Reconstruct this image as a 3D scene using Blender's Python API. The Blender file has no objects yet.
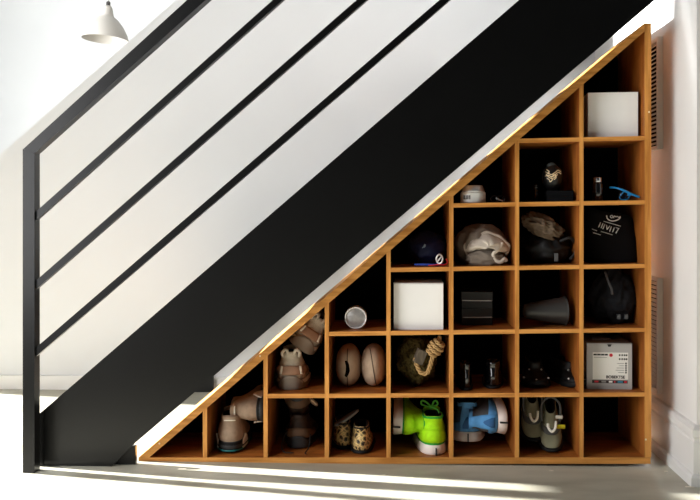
import bpy, bmesh, math, random
from mathutils import Vector, Matrix, Euler, noise

# ------------------------------------------------------------------ camera
S = bpy.context.scene
COL = S.collection
F, CX, HOR = 900.0, 350.0, 212.0            # focal length, centre column and horizon row of the 700x500 photo
DIST, YAW = 2.42, math.radians(2.6)
CAMZ = (464 - HOR) / F * DIST
cam = bpy.data.cameras.new('camera')
cam.sensor_width = 36.0
cam.lens = F / 700 * 36.0
cam.shift_y = -(250 - HOR) / 700
cam.clip_start = 0.05
co = bpy.data.objects.new('camera', cam)
co.location = (0, -DIST, CAMZ)
co.rotation_euler = (math.radians(90), 0, YAW)
COL.objects.link(co)
S.camera = co

# ------------------------------------------------------------------ light
S.view_settings.view_transform = 'Standard'
S.view_settings.look = 'None'
S.view_settings.exposure = 0.0
S.view_settings.gamma = 1.0
S.view_settings.use_curve_mapping = False
W = bpy.data.worlds.new('world')
S.world = W
W.use_nodes = True
W.node_tree.nodes['Background'].inputs[0].default_value = (0.95, 0.97, 1.0, 1)
W.node_tree.nodes['Background'].inputs[1].default_value = 0.05


def light(name, kind, energy, loc, direction, color=(1, 1, 1), **kw):
    d = bpy.data.lights.new(name, kind)
    d.energy = energy
    d.color = color
    for k, v in kw.items():
        setattr(d, k, v)
    o = bpy.data.objects.new(name, d)
    o.location = loc
    o.rotation_euler = Vector(direction).to_track_quat('-Z', 'Y').to_euler()
    COL.objects.link(o)
    return o


SUN_EL = math.radians(15)
light('sun', 'SUN', 48, (-6, 2, 4), (0.979, -0.205, -math.tan(SUN_EL)), (1, 0.99, 0.98), angle=math.radians(1.6))
# daylight by unseen left-wall openings, the near one set close for falloff
light('window_daylight_near', 'AREA', 57, (-1.6, -1.25, 1.3), (1, 0.15, 0), (0.985, 0.985, 1.0), shape='RECTANGLE', size=1.3, size_y=2.0)
light('window_daylight_far', 'AREA', 235, (-3.35, 1.66, 1.25), (1, 0.6, 0), (0.96, 0.98, 1.0), shape='RECTANGLE', size=1.3, size_y=2.2)

# ------------------------------------------------------------------ helpers
R_ = Vector((math.cos(YAW), math.sin(YAW), 0))
F_ = Vector((-math.sin(YAW), math.cos(YAW), 0))
U_ = Vector((0, 0, 1))
CAM = Vector((0, -DIST, CAMZ))


def ray(px, py):
    return R_ * ((px - CX) / F) + U_ * ((HOR - py) / F) + F_


def at(px, py, Y=0.0):
    """Point of the plane at depth Y (0 = shelf front) seen at a photo pixel."""
    d = ray(px, py)
    return CAM + d * ((Y + DIST) / d.y)


def ground(px, py):
    d = ray(px, py)
    return CAM + d * (-CAMZ / d.z)


def lin(c):
    c = c / 255.0
    return c / 12.92 if c <= 0.04045 else ((c + 0.055) / 1.055) ** 2.4


MATS = {}


def mat(name, rgb, rough=0.6, spec=0.5, metal=0.0, var=0.0, vscale=(20, 20, 20), bump=0.0, bscale=60.0, rgb2=None,
        emit=0.0, coat=0.0, detail=4.0):
    if name in MATS:
        return MATS[name]
    m = bpy.data.materials.new(name)
    m.use_nodes = True
    nt = m.node_tree
    b = nt.nodes['Principled BSDF']
    col = tuple(lin(v) for v in rgb) + (1,)
    b.inputs['Base Color'].default_value = col
    b.inputs['Roughness'].default_value = rough
    b.inputs['Specular IOR Level'].default_value = spec
    b.inputs['Metallic'].default_value = metal
    b.inputs['Coat Weight'].default_value = coat
    tc = nt.nodes.new('ShaderNodeTexCoord')
    if var or rgb2:
        mp = nt.nodes.new('ShaderNodeMapping')
        mp.inputs['Scale'].default_value = vscale
        n = nt.nodes.new('ShaderNodeTexNoise')
        n.inputs['Scale'].default_value = 1.0
        n.inputs['Detail'].default_value = detail
        r = nt.nodes.new('ShaderNodeValToRGB')
        c2 = tuple(lin(v) for v in rgb2) + (1,) if rgb2 else tuple(v * (1 - var) for v in col[:3]) + (1,)
        r.color_ramp.elements[0].color = c2
        r.color_ramp.elements[1].color = col
        r.color_ramp.elements[0].position = 0.35
        r.color_ramp.elements[1].position = 0.62
        nt.links.new(tc.outputs['Object'], mp.inputs[0])
        nt.links.new(mp.outputs[0], n.inputs['Vector'])
        nt.links.new(n.outputs['Fac'], r.inputs[0])
        nt.links.new(r.outputs[0], b.inputs['Base Color'])
    if bump:
        n2 = nt.nodes.new('ShaderNodeTexNoise')
        n2.inputs['Scale'].default_value = bscale
        n2.inputs['Detail'].default_value = 3
        bp = nt.nodes.new('ShaderNodeBump')
        bp.inputs['Strength'].default_value = bump
        bp.inputs['Distance'].default_value = 0.004
        nt.links.new(tc.outputs['Object'], n2.inputs['Vector'])
        nt.links.new(n2.outputs['Fac'], bp.inputs['Height'])
        nt.links.new(bp.outputs[0], b.inputs['Normal'])
    MATS[name] = m
    return m


def leopard_mat():
    m = mat('leopard_print', (196, 164, 104), 0.55)
    nt = m.node_tree
    b = nt.nodes['Principled BSDF']
    tc = nt.nodes.new('ShaderNodeTexCoord')
    v = nt.nodes.new('ShaderNodeTexVoronoi')
    v.feature = 'DISTANCE_TO_EDGE'
    v.inputs['Scale'].default_value = 78
    n = nt.nodes.new('ShaderNodeTexNoise')
    n.inputs['Scale'].default_value = 160
    mx = nt.nodes.new('ShaderNodeMixRGB')
    mx.inputs[0].default_value = 0.012
    r = nt.nodes.new('ShaderNodeValToRGB')
    e = r.color_ramp.elements
    e[0].position, e[0].color = 0.0, tuple(lin(c) for c in (238, 205, 140)) + (1,)
    e[1].position, e[1].color = 0.13, tuple(lin(c) for c in (22, 14, 8)) + (1,)
    k = e.new(0.07)
    k.color = tuple(lin(c) for c in (226, 190, 122)) + (1,)
    k = e.new(0.45)
    k.color = tuple(lin(c) for c in (40, 24, 10)) + (1,)
    nt.links.new(tc.outputs['Object'], mx.inputs[1])
    nt.links.new(n.outputs['Color'], mx.inputs[2])
    nt.links.new(mx.outputs[0], v.inputs['Vector'])
    nt.links.new(v.outputs['Distance'], r.inputs[0])
    nt.links.new(r.outputs[0], b.inputs['Base Color'])
    return m



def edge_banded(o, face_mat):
    """Front edges keep the pale banding, the broad faces get a veneer darkened for cubby shade."""
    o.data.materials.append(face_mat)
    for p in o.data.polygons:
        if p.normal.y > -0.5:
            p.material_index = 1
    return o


def obj(name, bm, m, parent=None, smooth=False, bevel=0.0, local=False, keep_origin=False):
    """One mesh object.  bm is in world space unless local=True (then it is in the parent's space)."""
    if bevel:
        bmesh.ops.bevel(bm, geom=[e for e in bm.edges if len(e.link_faces) == 2 and e.calc_face_angle(0) > 0.5],
                        offset=bevel, segments=2, profile=0.7, affect='EDGES')
    bmesh.ops.recalc_face_normals(bm, faces=bm.faces)
    if parent is not None and not local:
        off = Vector(parent.location)
        if parent.parent is not None:
            off = off + Vector(parent.parent.location)
        bm.transform(Matrix.Translation(-off))
    me = bpy.data.meshes.new(name)
    base = Vector((0, 0, 0))
    if parent is None and not keep_origin:
        bm.verts.ensure_lookup_table()
        xs = [v.co.x for v in bm.verts]
        ys = [v.co.y for v in bm.verts]
        zs = [v.co.z for v in bm.verts]
        base = Vector(((min(xs) + max(xs)) / 2, (min(ys) + max(ys)) / 2, min(zs)))
        bm.transform(Matrix.Translation(-base))
    bm.to_mesh(me)
    bm.free()
    if smooth:
        for p in me.polygons:
            p.use_smooth = True
    me.materials.append(m)
    o = bpy.data.objects.new(name, me)
    o.location = base
    COL.objects.link(o)
    if parent is not None:
        o.parent = parent
    return o


def tag(o, label, cat, group=None):
    o['label'] = label
    o['category'] = cat
    if group:
        o['group'] = group
    return o


def thing(name, label, cat, loc, rot=(0, 0, 0), group=None):
    o = bpy.data.objects.new(name, None)
    o.empty_display_size = 0.05
    o.location = loc
    o.rotation_euler = rot
    COL.objects.link(o)
    return tag(o, label, cat, group)


def struct(name, bm, m, parent=None, **kw):
    o = obj(name, bm, m, parent, **kw)
    if parent is None:
        o['kind'] = 'structure'
    return o


def BM():
    return bmesh.new()


def box(bm, x0, x1, y0, y1, z0, z1):
    v = [bm.verts.new((x, y, z)) for x in (x0, x1) for y in (y0, y1) for z in (z0, z1)]
    for f in ((0, 1, 3, 2), (4, 6, 7, 5), (0, 4, 5, 1), (2, 3, 7, 6), (0, 2, 6, 4), (1, 5, 7, 3)):
        bm.faces.new([v[i] for i in f])
    return bm


def prism(bm, pts, y0, y1):
    """Polygon of (x, z) points extruded from y0 to y1."""
    a = [bm.verts.new((p[0], y0, p[1])) for p in pts]
    b = [bm.verts.new((p[0], y1, p[1])) for p in pts]
    n = len(pts)
    bm.faces.new(a)
    bm.faces.new(b[::-1])
    for i in range(n):
        j = (i + 1) % n
        bm.faces.new((a[i], b[i], b[j], a[j]))
    return bm


def pxpoly(bm, pix, Y, y0, y1):
    return prism(bm, [(at(x, y, Y).x, at(x, y, Y).z) for x, y in pix], y0, y1)


def loft(bm, rings, cap0=True, cap1=True, closed=True):
    vs = [[bm.verts.new(p) for p in r] for r in rings]
    n = len(vs[0])
    for a, b in zip(vs, vs[1:]):
        for i in range(n if closed else n - 1):
            j = (i + 1) % n
            bm.faces.new((a[i], a[j], b[j], b[i]))
    if cap0:
        bm.faces.new(vs[0][::-1])
    if cap1:
        bm.faces.new(vs[-1])
    return bm


def lathe(bm, prof, n=32, c=(0, 0, 0), axis='z', cap0=True, cap1=True):
    rings = []
    for r, h in prof:
        ring = []
        for i in range(n):
            t = 2 * math.pi * i / n
            p = (r * math.cos(t), r * math.sin(t), h)
            if axis == 'y':
                p = (p[0], p[2], p[1])
            elif axis == 'x':
                p = (p[2], p[0], p[1])
            ring.append((p[0] + c[0], p[1] + c[1], p[2] + c[2]))
        rings.append(ring)
    return loft(bm, rings, cap0, cap1)


def tube(bm, pts, r, n=8, closed=False, r2=None):
    pts = [Vector(p) for p in pts]
    m = len(pts)
    rings = []
    up = Vector((0.13, 0.21, 0.97)).normalized()
    for i, p in enumerate(pts):
        a = pts[(i - 1) % m] if (closed or i) else p
        b = pts[(i + 1) % m] if (closed or i < m - 1) else p
        t = (b - a).normalized()
        s = t.cross(up)
        if s.length < 1e-4:
            s = t.cross(Vector((1, 0, 0)))
        s.normalize()
        u = s.cross(t).normalized()
        up = u
        rr = r if r2 is None else r + (r2 - r) * i / (m - 1)
        rings.append([p + (s * math.cos(2 * math.pi * k / n) + u * math.sin(2 * math.pi * k / n)) * rr for k in range(n)])
    if closed:
        rings.append(rings[0])
        loft(bm, rings, False, False)
        bmesh.ops.remove_doubles(bm, verts=bm.verts, dist=1e-6)
    else:
        loft(bm, rings)
    return bm


def smooth_path(pts, k=6):
    pts = [Vector(p) for p in pts]
    out = []
    for i in range(len(pts) - 1):
        p0, p1, p2, p3 = pts[max(i - 1, 0)], pts[i], pts[i + 1], pts[min(i + 2, len(pts) - 1)]
        for j in range(k):
            t = j / k
            out.append(0.5 * ((2 * p1) + (p2 - p0) * t + (2 * p0 - 5 * p1 + 4 * p2 - p3) * t * t
                              + (3 * p1 - p0 - 3 * p2 + p3) * t ** 3))
    out.append(pts[-1])
    return out


def interp(x, tab):
    if x <= tab[0][0]:
        return tab[0][1]
    for (a, b), (c, d) in zip(tab, tab[1:]):
        if x <= c:
            t = (x - a) / (c - a)
            t = t * t * (3 - 2 * t) if len(tab) > 3 else t
            return b + (d - b) * t
    return tab[-1][1]


# ------------------------------------------------------------------ materials of the place
WHITE = mat('white_wall_paint', (207, 208, 209), 0.75, 0.2, var=0.04, vscale=(1.5, 1.5, 1.5), bump=0.03, bscale=120)
WALLR = mat('white_trim_paint', (224, 223, 220), 0.45, 0.3, var=0.05, vscale=(6, 6, 2), bump=0.03, bscale=60)
FLOORM = mat('polished_concrete', (188, 185, 168), 0.42, 0.35, rgb2=(156, 152, 135), vscale=(3.0, 7.0, 3.0), bump=0.05, bscale=30, detail=8)
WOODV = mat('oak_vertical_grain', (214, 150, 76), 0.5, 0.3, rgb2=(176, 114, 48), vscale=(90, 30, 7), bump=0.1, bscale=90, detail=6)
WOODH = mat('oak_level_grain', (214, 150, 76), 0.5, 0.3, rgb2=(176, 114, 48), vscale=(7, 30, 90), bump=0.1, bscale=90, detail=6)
VENV = mat('oak_veneer_shaded_vertical', (170, 102, 42), 0.5, 0.3, rgb2=(132, 74, 27), vscale=(90, 30, 7), bump=0.1, bscale=90, detail=6)  # veneer tone also carries the shade of the cubby interiors
VENH = mat('oak_veneer_shaded_level', (170, 102, 42), 0.5, 0.3, rgb2=(132, 74, 27), vscale=(7, 30, 90), bump=0.1, bscale=90, detail=6)
BACKM = mat('black_back_board', (9, 8, 8), 0.9, 0.05)
STEEL = mat('black_painted_steel', (5, 5, 5), 0.32, 0.32, var=0.25, vscale=(14, 14, 14), bump=0.06, bscale=220)

# ------------------------------------------------------------------ the setting
XW = 0.760                                   # right wall
d_ = ray(595, 200)
YB = XW / d_.x * d_.y - DIST                 # wall behind the stairs meets the right wall at column 595
b = BM()
box(b, -3.4, 3.2, -4.5, 5.2, -0.06, 0)
struct('floor', b, FLOORM)

YC = ground(691, 487).y + 0.020                                  # front corner of the right wall
struct('wall_right', box(BM(), XW, 3.2, YC, YB + 0.12, 0, 2.9), WALLR)
# wall behind the stairs with its sloped top
p0, p1 = at(14.4, 142, YB), at(176, 0, YB)
sl = (p1.z - p0.z) / (p1.x - p0.x)


def ztop(x):
    return p0.z + sl * (x - p0.x)


xl = -1.95
xt = (2.9 - p0.z) / sl + p0.x
struct('wall_back', prism(BM(), [(xl, 0), (XW, 0), (XW, min(2.9, ztop(XW))), (xl, ztop(xl))], YB, YB + 0.12), WHITE)
struct('baseboard_back', box(BM(), xl, -0.3, YB - 0.014, YB, 0, 0.052), WALLR, bevel=0.004)
struct('wall_far', box(BM(), -3.4, 3.2, 5.0, 5.15, 0, 2.9), WHITE)
struct('ceiling', box(BM(), -3.4, 3.2, YB + 0.12, 5.15, 2.9, 3.0), WHITE)
# unseen left wall with a tall glazed opening: piers, header, light-shaping jog
b = BM()
box(b, -1.80, -1.65, -4.5, -2.05, 0, 2.9)
box(b, -1.80, -1.65, -0.55, -0.45, 0, 2.9)
box(b, -1.80, -1.65, -2.05, -0.55, 2.35, 2.9)
box(b, -1.80, -1.65, -2.05, -0.55, 0, 0.25)
box(b, -3.55, -1.80, -0.6, -0.45, 0, 2.9)  # jog added to bring the near window light close for falloff
box(b, -3.55, -3.4, 2.4, 5.15, 0, 2.9)
box(b, -3.55, -3.4, 0.92, 2.4, 2.6, 2.9)
box(b, -3.55, -3.4, -0.45, 0.92, 1.36, 2.9)  # low header added to block sun stripes on the right wall
struct('wall_left', b, WHITE)
b = BM()
box(b, -3.5, -3.42, -0.45, -0.40, 0, 1.36)
box(b, -3.5, -3.42, 2.35, 2.4, 0, 2.6)
box(b, -3.5, -3.42, 0.92, 0.96, 1.36, 2.6)
box(b, -3.5, -3.42, 0.96, 2.35, 2.56, 2.6)
box(b, -3.5, -3.42, -0.40, 0.92, 1.32, 1.36)
struct('window_1', b, WALLR)
b = BM()
for y in (-2.05, -0.59):
    box(b, -1.76, -1.69, y, y + 0.04, 0.25, 2.35)
for z in (0.25, 2.31):
    box(b, -1.76, -1.69, -2.01, -0.59, z, z + 0.04)
struct('window_2', b, WALLR)  # unseen frame round the added near opening

# moulded baseboard round the right wall and its corner
prof = [(0, 0), (0.021, 0), (0.021, 0.022), (0.018, 0.028), (0.013, 0.030), (0.013, 0.108), (0.010, 0.111), (0.010, 0.116),
        (0.015, 0.121), (0.015, 0.138), (0.009, 0.146), (0, 0.148)]
b = BM()
rings = []
for (dx, dy, ex, ey) in ((XW, YB, -1, 0), (XW, YC, -1, -1), (3.2, YC, 0, -1)):
    rings.append([(dx + ex * t, dy + ey * t, z) for t, z in prof])
loft(b, rings)
struct('baseboard_right', b, WALLR)

# ------------------------------------------------------------------ staircase
YS = -0.055                                  # face of the stringer
YN = ground(28, 473).y                       # face of the newel post
st = thing('staircase', 'open black steel staircase with a broad sloping stringer and a barred railing', 'staircase',
           (at(60, 466, YS).x, 0.35, 0))
NEW = at(22.5, 473, YN)


def line(pa, pb, y):
    return pa[0] + (y - pa[1]) * (pb[0] - pa[0]) / (pb[1] - pa[1])


TOP = -520
sp = [(38, 415), (37, 467.0), (111, 467.5), (135, 443), (line((135, 443), (655, 0), TOP), TOP), (line((38, 415), (519, 0), TOP), TOP)]
obj('stringer', pxpoly(BM(), sp, YS, YS, YS + 0.012), STEEL, st, bevel=0.0015)
obj('end_flange', pxpoly(BM(), [(36.5, 416), (43.5, 410.5), (43.5, 465.5), (36.5, 465.5)], YS, YS - 0.006, YS - 0.0005), STEEL, st)
obj('foot_plate', pxpoly(BM(), [(98, 468), (135.5, 468), (135.5, 446), (98, 446)], YS + 0.02, YS + 0.02, YS + 0.034), STEEL, st, bevel=0.001)
w0, w1 = at(22.7, 300, YN).x, at(34.4, 300, YN).x
zt0, zt1 = at(23, 149, YN).z, at(35, 151, YN).z
obj('newel_post', prism(BM(), [(w0, 0), (w1, 0), (w1, at(34, 153, YN).z), (w0, zt0)], YN, YN + 0.036), STEEL, st, bevel=0.002)
ra, rb = [(23.2, 149), (187, 0)], [(34, 153.5), (205.5, 0)]
obj('handrail', pxpoly(BM(), [ra[0], rb[0], (line(rb[0], rb[1], TOP), TOP), (line(ra[0], ra[1], TOP), TOP)], YN, YN, YN + 0.036), STEEL, st, bevel=0.002)
for (x0, y0, x1) in ((33, 218.5, 277.7), (33, 287.5, 361.5), (33, 354.5, 444.5)):
    a, c = (x0, y0), (x1, 0)
    h = 4.4
    xe = line(a, c, TOP)
    obj('rail_bar', pxpoly(BM(), [(x0, y0 - h), (x0, y0 + h), (xe, TOP + h), (xe, TOP - h)], YN + 0.008, YN + 0.008, YN + 0.026), STEEL, st, bevel=0.003)
# treads between the stringer and the wall
la, lb = at(135, 443, YS), at(655, 0, YS)
ls = (lb.z - la.z) / (lb.x - la.x)
for i in range(12):
    x = -0.68 + i * 0.215
    z = la.z + ls * (x - la.x) + 0.222
    obj('tread', box(BM(), x, x + 0.235, YS + 0.0125, YB - 0.0185, z, z + 0.032), STEEL, st, bevel=0.003)
# the far stringer with its foot
YF = YB - 0.018
pts = [(at(x, y, YS).x, at(x, y, YS).z) for x, y in sp]
obj('stringer', prism(BM(), pts, YF, YF + 0.012), STEEL, st, bevel=0.0015)
obj('foot_plate', pxpoly(BM(), [(188, 396), (213, 396), (213, 377), (188, 377)], YF - 0.02, YF - 0.02, YF - 0.004), STEEL, st, bevel=0.001)

# ------------------------------------------------------------------ cubby shelf
DEP = 0.285
VX = [204.9, 265.5, 326.8, 388.5, 451.3, 517.0, 581.5]
HT = 2.1
HL = [((265, 396.2), (645, 394.6)), ((327, 334), (645, 330)), ((388, 270), (645, 266)), ((451, 205.4), (645, 202.3)), ((517, 140.8), (645, 138))]
shelf = thing('cubby_shelf', 'triangular oak cubby shelf of square compartments built under the stairs', 'shelf',
              (at(395, 464, 0).x, DEP / 2, 0))
OUT = [(138.6, 457), (645, 23)]
INN = [(149.3, 456), (645.2, 31.5)]


def slope_in(px):
    t = (px - INN[0][0]) / (INN[1][0] - INN[0][0])
    return INN[0][1] + t * (INN[1][1] - INN[0][1])


g = 0.0006
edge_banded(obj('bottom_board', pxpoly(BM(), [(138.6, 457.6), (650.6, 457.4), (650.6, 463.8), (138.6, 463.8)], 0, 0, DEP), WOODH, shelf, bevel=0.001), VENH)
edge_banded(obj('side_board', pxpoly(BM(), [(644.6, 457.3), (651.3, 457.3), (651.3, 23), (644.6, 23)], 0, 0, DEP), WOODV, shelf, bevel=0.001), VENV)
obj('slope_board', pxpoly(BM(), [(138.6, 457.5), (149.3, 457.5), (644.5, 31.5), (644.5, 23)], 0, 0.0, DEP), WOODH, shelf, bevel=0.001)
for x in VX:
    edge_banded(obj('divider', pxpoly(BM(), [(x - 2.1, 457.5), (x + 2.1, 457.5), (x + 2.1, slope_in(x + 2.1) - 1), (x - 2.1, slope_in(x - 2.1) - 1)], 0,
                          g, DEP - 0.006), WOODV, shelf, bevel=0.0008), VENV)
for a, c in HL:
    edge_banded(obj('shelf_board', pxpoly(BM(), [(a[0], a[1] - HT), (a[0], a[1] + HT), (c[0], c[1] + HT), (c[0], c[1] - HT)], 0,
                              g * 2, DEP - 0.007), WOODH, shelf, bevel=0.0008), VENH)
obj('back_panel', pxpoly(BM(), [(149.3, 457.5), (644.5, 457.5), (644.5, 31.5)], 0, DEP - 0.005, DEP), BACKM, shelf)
SCREW = mat('pale_filled_screw', (235, 222, 190), 0.5)
for px, py in ((159.5, 443.5), (645.8, 439.5), (260, 356), (649, 112)):
    p = at(px, py, 0)
    obj('screw', lathe(BM(), [(0.0016, -0.001), (0.0026, -0.0006), (0.0026, 0.002)], 8, (p.x, 0, p.z), 'y'), SCREW, shelf)


def floor_z(row, X):
    """Top of the board that carries row `row` at world X."""
    if row == 0:
        return at(400, 457.5, 0).z
    a, c = HL[row - 1]
    pa, pc = at(a[0], a[1] - HT, 0), at(c[0], c[1] - HT, 0)
    return pa.z + (X - pa.x) * (pc.z - pa.z) / (pc.x - pa.x)


# ------------------------------------------------------------------ shoes
def sgnpow(v, e):
    return math.copysign(abs(v) ** e, v)


class Shoe:
    """Stack of foot-shaped contours; heel at y = 0, toe at y = L, sole on z = 0."""

    def __init__(s, L=0.27, Wd=0.088, H=0.085, zs=0.024, wtop=0.62, toe=0.05, heel=1.0, ytop=0.46):
        s.L, s.W, s.H, s.zs = L, Wd, H, zs
        s.wt = [(0, 0.94), (0.18, 1.0), (0.5, 0.86), (0.8, wtop + 0.04), (1, wtop)]
        s.ft = [(0, L - 0.006), (0.25, L - 0.012), (0.42, L - 0.045), (0.6, L * 0.66), (1, L * ytop)]
        s.bk = [(0, 0.006 * heel), (0.3, 0.0), (0.78, 0.010 * heel), (1, 0.004 * heel)]

    def pt(s, sv, th, off=0.0):
        yb, yf = interp(sv, s.bk) - off, interp(sv, s.ft) + off
        hw = s.W / 2 * interp(sv, s.wt)
        c, q = math.cos(th), math.sin(th)
        y = (yb + yf) / 2 - (yf - yb) / 2 * sgnpow(c, 0.82)
        t = max(0, min(1, y / s.L))
        fore = interp(t, [(0, 0.80), (0.25, 0.80), (0.45, 0.84), (0.72, 1.02), (1, 1.0)])
        x = (hw * fore + off) * sgnpow(q, 0.80)
        z = s.zs + sv * (s.H - s.zs) + 0.004 * sv * math.cos(th) ** 2 * (1 if c > 0 else 0)
        return Vector((x, y, z))

    def ring(s, sv, n=36, off=0.0, dz=0.0):
        return [s.pt(sv, 2 * math.pi * i / n, off) + Vector((0, 0, dz)) for i in range(n)]

    def upper(s):
        b = BM()
        r = [s.ring(v) for v in (0, 0.08, 0.18, 0.3, 0.4, 0.5, 0.6, 0.7, 0.8, 0.9, 1.0)]
        r.append(s.ring(1.0, off=-0.003, dz=0.003))
        loft(b, r, True, False)
        return b

    def lining(s):
        b = BM()
        r = [s.ring(1.0, off=-0.003, dz=0.003), s.ring(1.0, off=-0.007, dz=0.002), s.ring(0.85, off=-0.010), s.ring(0.6, off=-0.014), s.ring(0.3, off=-0.016)]
        loft(b, r, False, True)
        return b

    def sole(s, z0=0.0, z1=None, off=0.003, flare=0.004):
        z1 = s.zs + 0.004 if z1 is None else z1
        b = BM()
        base = s.ring(0.0, off=0)
        rings = []
        for t, o in ((0, off + flare - 0.004), (0.12, off + flare), (0.55, off + flare * 0.5), (0.9, off), (1.0, off - 0.003)):
            rr = [s.pt(0.0, 2 * math.pi * i / 36, o) for i in range(36)]
            for p in rr:
                p.z = z0 + t * (z1 - z0) + 0.012 * max(0, (p.y / s.L - 0.8) / 0.2) ** 2
            rings.append(rr)
        loft(b, rings)
        return b

    def patch(s, s0, s1, t0, t1, off=0.0018, thick=0.0016, ns=5, nt=12, wave=0.0):
        """Overlay on the upper between heights s0..s1 and angles t0..t1 (0 = heel, +-pi = toe)."""
        b = BM()
        rings = []
        for i in range(nt + 1):
            th = t0 + (t1 - t0) * i / nt
            k = 1 - wave * (abs(2 * i / nt - 1) ** 1.5)
            outer = [s.pt(s0 + (s1 - s0) * k * j / ns, th, off) for j in range(ns + 1)]
            inner = [s.pt(s0 + (s1 - s0) * k * j / ns, th, off - thick - 0.002) for j in range(ns + 1)]
            rings.append(outer + inner[::-1])
        loft(b, rings)
        return b

    def instep(s, y):
        sv = 1.0
        while sv > 0 and interp(sv, s.ft) < y:
            sv -= 0.01
        return s.zs + sv * (s.H - s.zs) + 0.004

    def laces(s, n=5, r=0.0021):
        b = BM()
        for k in range(n):
            y = s.L * (0.49 + 0.17 * k / max(1, n - 1))
            z = s.instep(y)
            w = 0.022
            tube(b, smooth_path([(-w, y, z - 0.010), (-w * 0.5, y + 0.002, z + 0.001), (0, y + 0.003, z + 0.004), (w * 0.5, y + 0.002, z + 0.001), (w, y, z - 0.010)], 3), r, 6)
        return b

    def tongue(s):
        b = BM()
        rings = []
        for y, dz in ((s.L * 0.60, -0.004), (s.L * 0.5, 0.004), (s.L * 0.44, 0.012), (s.L * 0.395, 0.019)):
            z = s.instep(max(y, s.L * 0.47)) + dz
            w = 0.020 + 0.004 * (s.L * 0.6 - y) / (s.L * 0.2)
            top = [(x * w, y + abs(x) * 0.004, z - 0.008 * x * x) for x in (-1, -0.6, 0, 0.6, 1)]
            bot = [(x * w, y + abs(x) * 0.004 + 0.003, z - 0.006 - 0.008 * x * x) for x in (1, 0.6, 0, -0.6, -1)]
            rings.append(top + bot)
        loft(b, rings)
        return b


def place(px, row, Y, dz=0.0):
    X = at(px, 300, Y).x
    return Vector((X, Y, floor_z(row, X) + dz))


def rotm(rx, ry, rz):
    return (math.radians(rx), math.radians(ry), math.radians(rz))


LACEK = {}


def sneaker(name, label, loc, rot, sh, up, sole, lining, lace, extra=None, outsole=None, group=None, cat='shoe'):
    t = thing(name, label, cat, loc, rot, group)
    obj('upper', sh.upper(), up, t, True, local=True)
    obj('lining', sh.lining(), lining, t, True, local=True)
    if outsole:
        obj('outsole', sh.sole(0, 0.007, 0.004, 0.003), outsole, t, True, local=True)
        obj('midsole', sh.sole(0.0065), sole, t, True, local=True)
    else:
        obj('sole', sh.sole(0), sole, t, True, local=True)
    if lace:
        obj('tongue', sh.tongue(), up, t, True, local=True)
        obj('laces', sh.laces(), lace, t, True, local=True)
    if extra:
        extra(t, sh)
    return t


DGREY = mat('dark_grey_rubber', (46, 48, 50), 0.6)
DARKLIN = mat('dark_shoe_lining', (24, 22, 22), 0.9, 0.1)
BLACKR = mat('black_rubber', (16, 16, 16), 0.7, 0.3)

# --- taupe sneakers (bottom row)
TAUPE = mat('taupe_mesh', (176, 152, 130), 0.8, 0.2, var=0.2, vscale=(60, 60, 60), bump=0.4, bscale=500)
CREAM = mat('cream_rubber', (225, 214, 196), 0.6)
TEAL = mat('teal_rubber', (30, 120, 120), 0.5)
REFL = mat('white_reflector', (245, 240, 225), 0.3)


def taupe_extra(t, sh):
    obj('heel_tab', sh.patch(0.86, 1.0, -0.55, 0.55, 0.004), TAUPE, t, True, local=True)
    obj('reflector', sh.patch(0.84, 0.88, -0.42, 0.42, 0.006), REFL, t, True, local=True)
    obj('heel_clip', sh.patch(-0.32, 0.02, -0.8, 0.8, 0.005), BLACKR, t, True, local=True)
    obj('side_wing', sh.patch(-0.30, 0.25, 0.85, 1.45, 0.006, wave=0.6), CREAM, t, True, local=True)
    obj('side_wing', sh.patch(-0.30, 0.25, -1.45, -0.85, 0.006, wave=0.6), CREAM, t, True, local=True)


sA = Shoe(0.215, 0.098, 0.092, 0.022, 0.66)
sneaker('sneaker', 'taupe mesh sneaker standing upright on a thin teal sole, heel outwards', place(229.5, 0, 0.035), rotm(0, 0, 5), sA, TAUPE, DGREY,
        DARKLIN, mat('grey_lace', (120, 120, 115), 0.8), taupe_extra, TEAL, 'taupe sneakers')
p = at(265.0, 412, 0.05)
sneaker('sneaker', 'taupe mesh sneaker tipped on its side above its mate, sole against the divider', (p.x, 0.05, p.z), rotm(-6, -91, 6), sA, TAUPE, DGREY,
        DARKLIN, MATS['grey_lace'], taupe_extra, TEAL, 'taupe sneakers')

# --- dark brown shoes (bottom row, second)
DBROWN = mat('dark_brown_leather', (52, 38, 30), 0.6, 0.3, var=0.3, vscale=(40, 40, 40))
MBROWN = mat('mid_brown_leather', (96, 74, 56), 0.65, 0.3)


def dbrown_extra(t, sh):
    obj('heel_band', sh.patch(0.08, 0.52, -1.5, 1.5, 0.004, wave=0.45), MBROWN, t, True, local=True)
    obj('heel_cup', sh.patch(-0.3, 0.2, -0.75, 0.75, 0.007, wave=0.5), DGREY, t, True, local=True)


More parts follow.
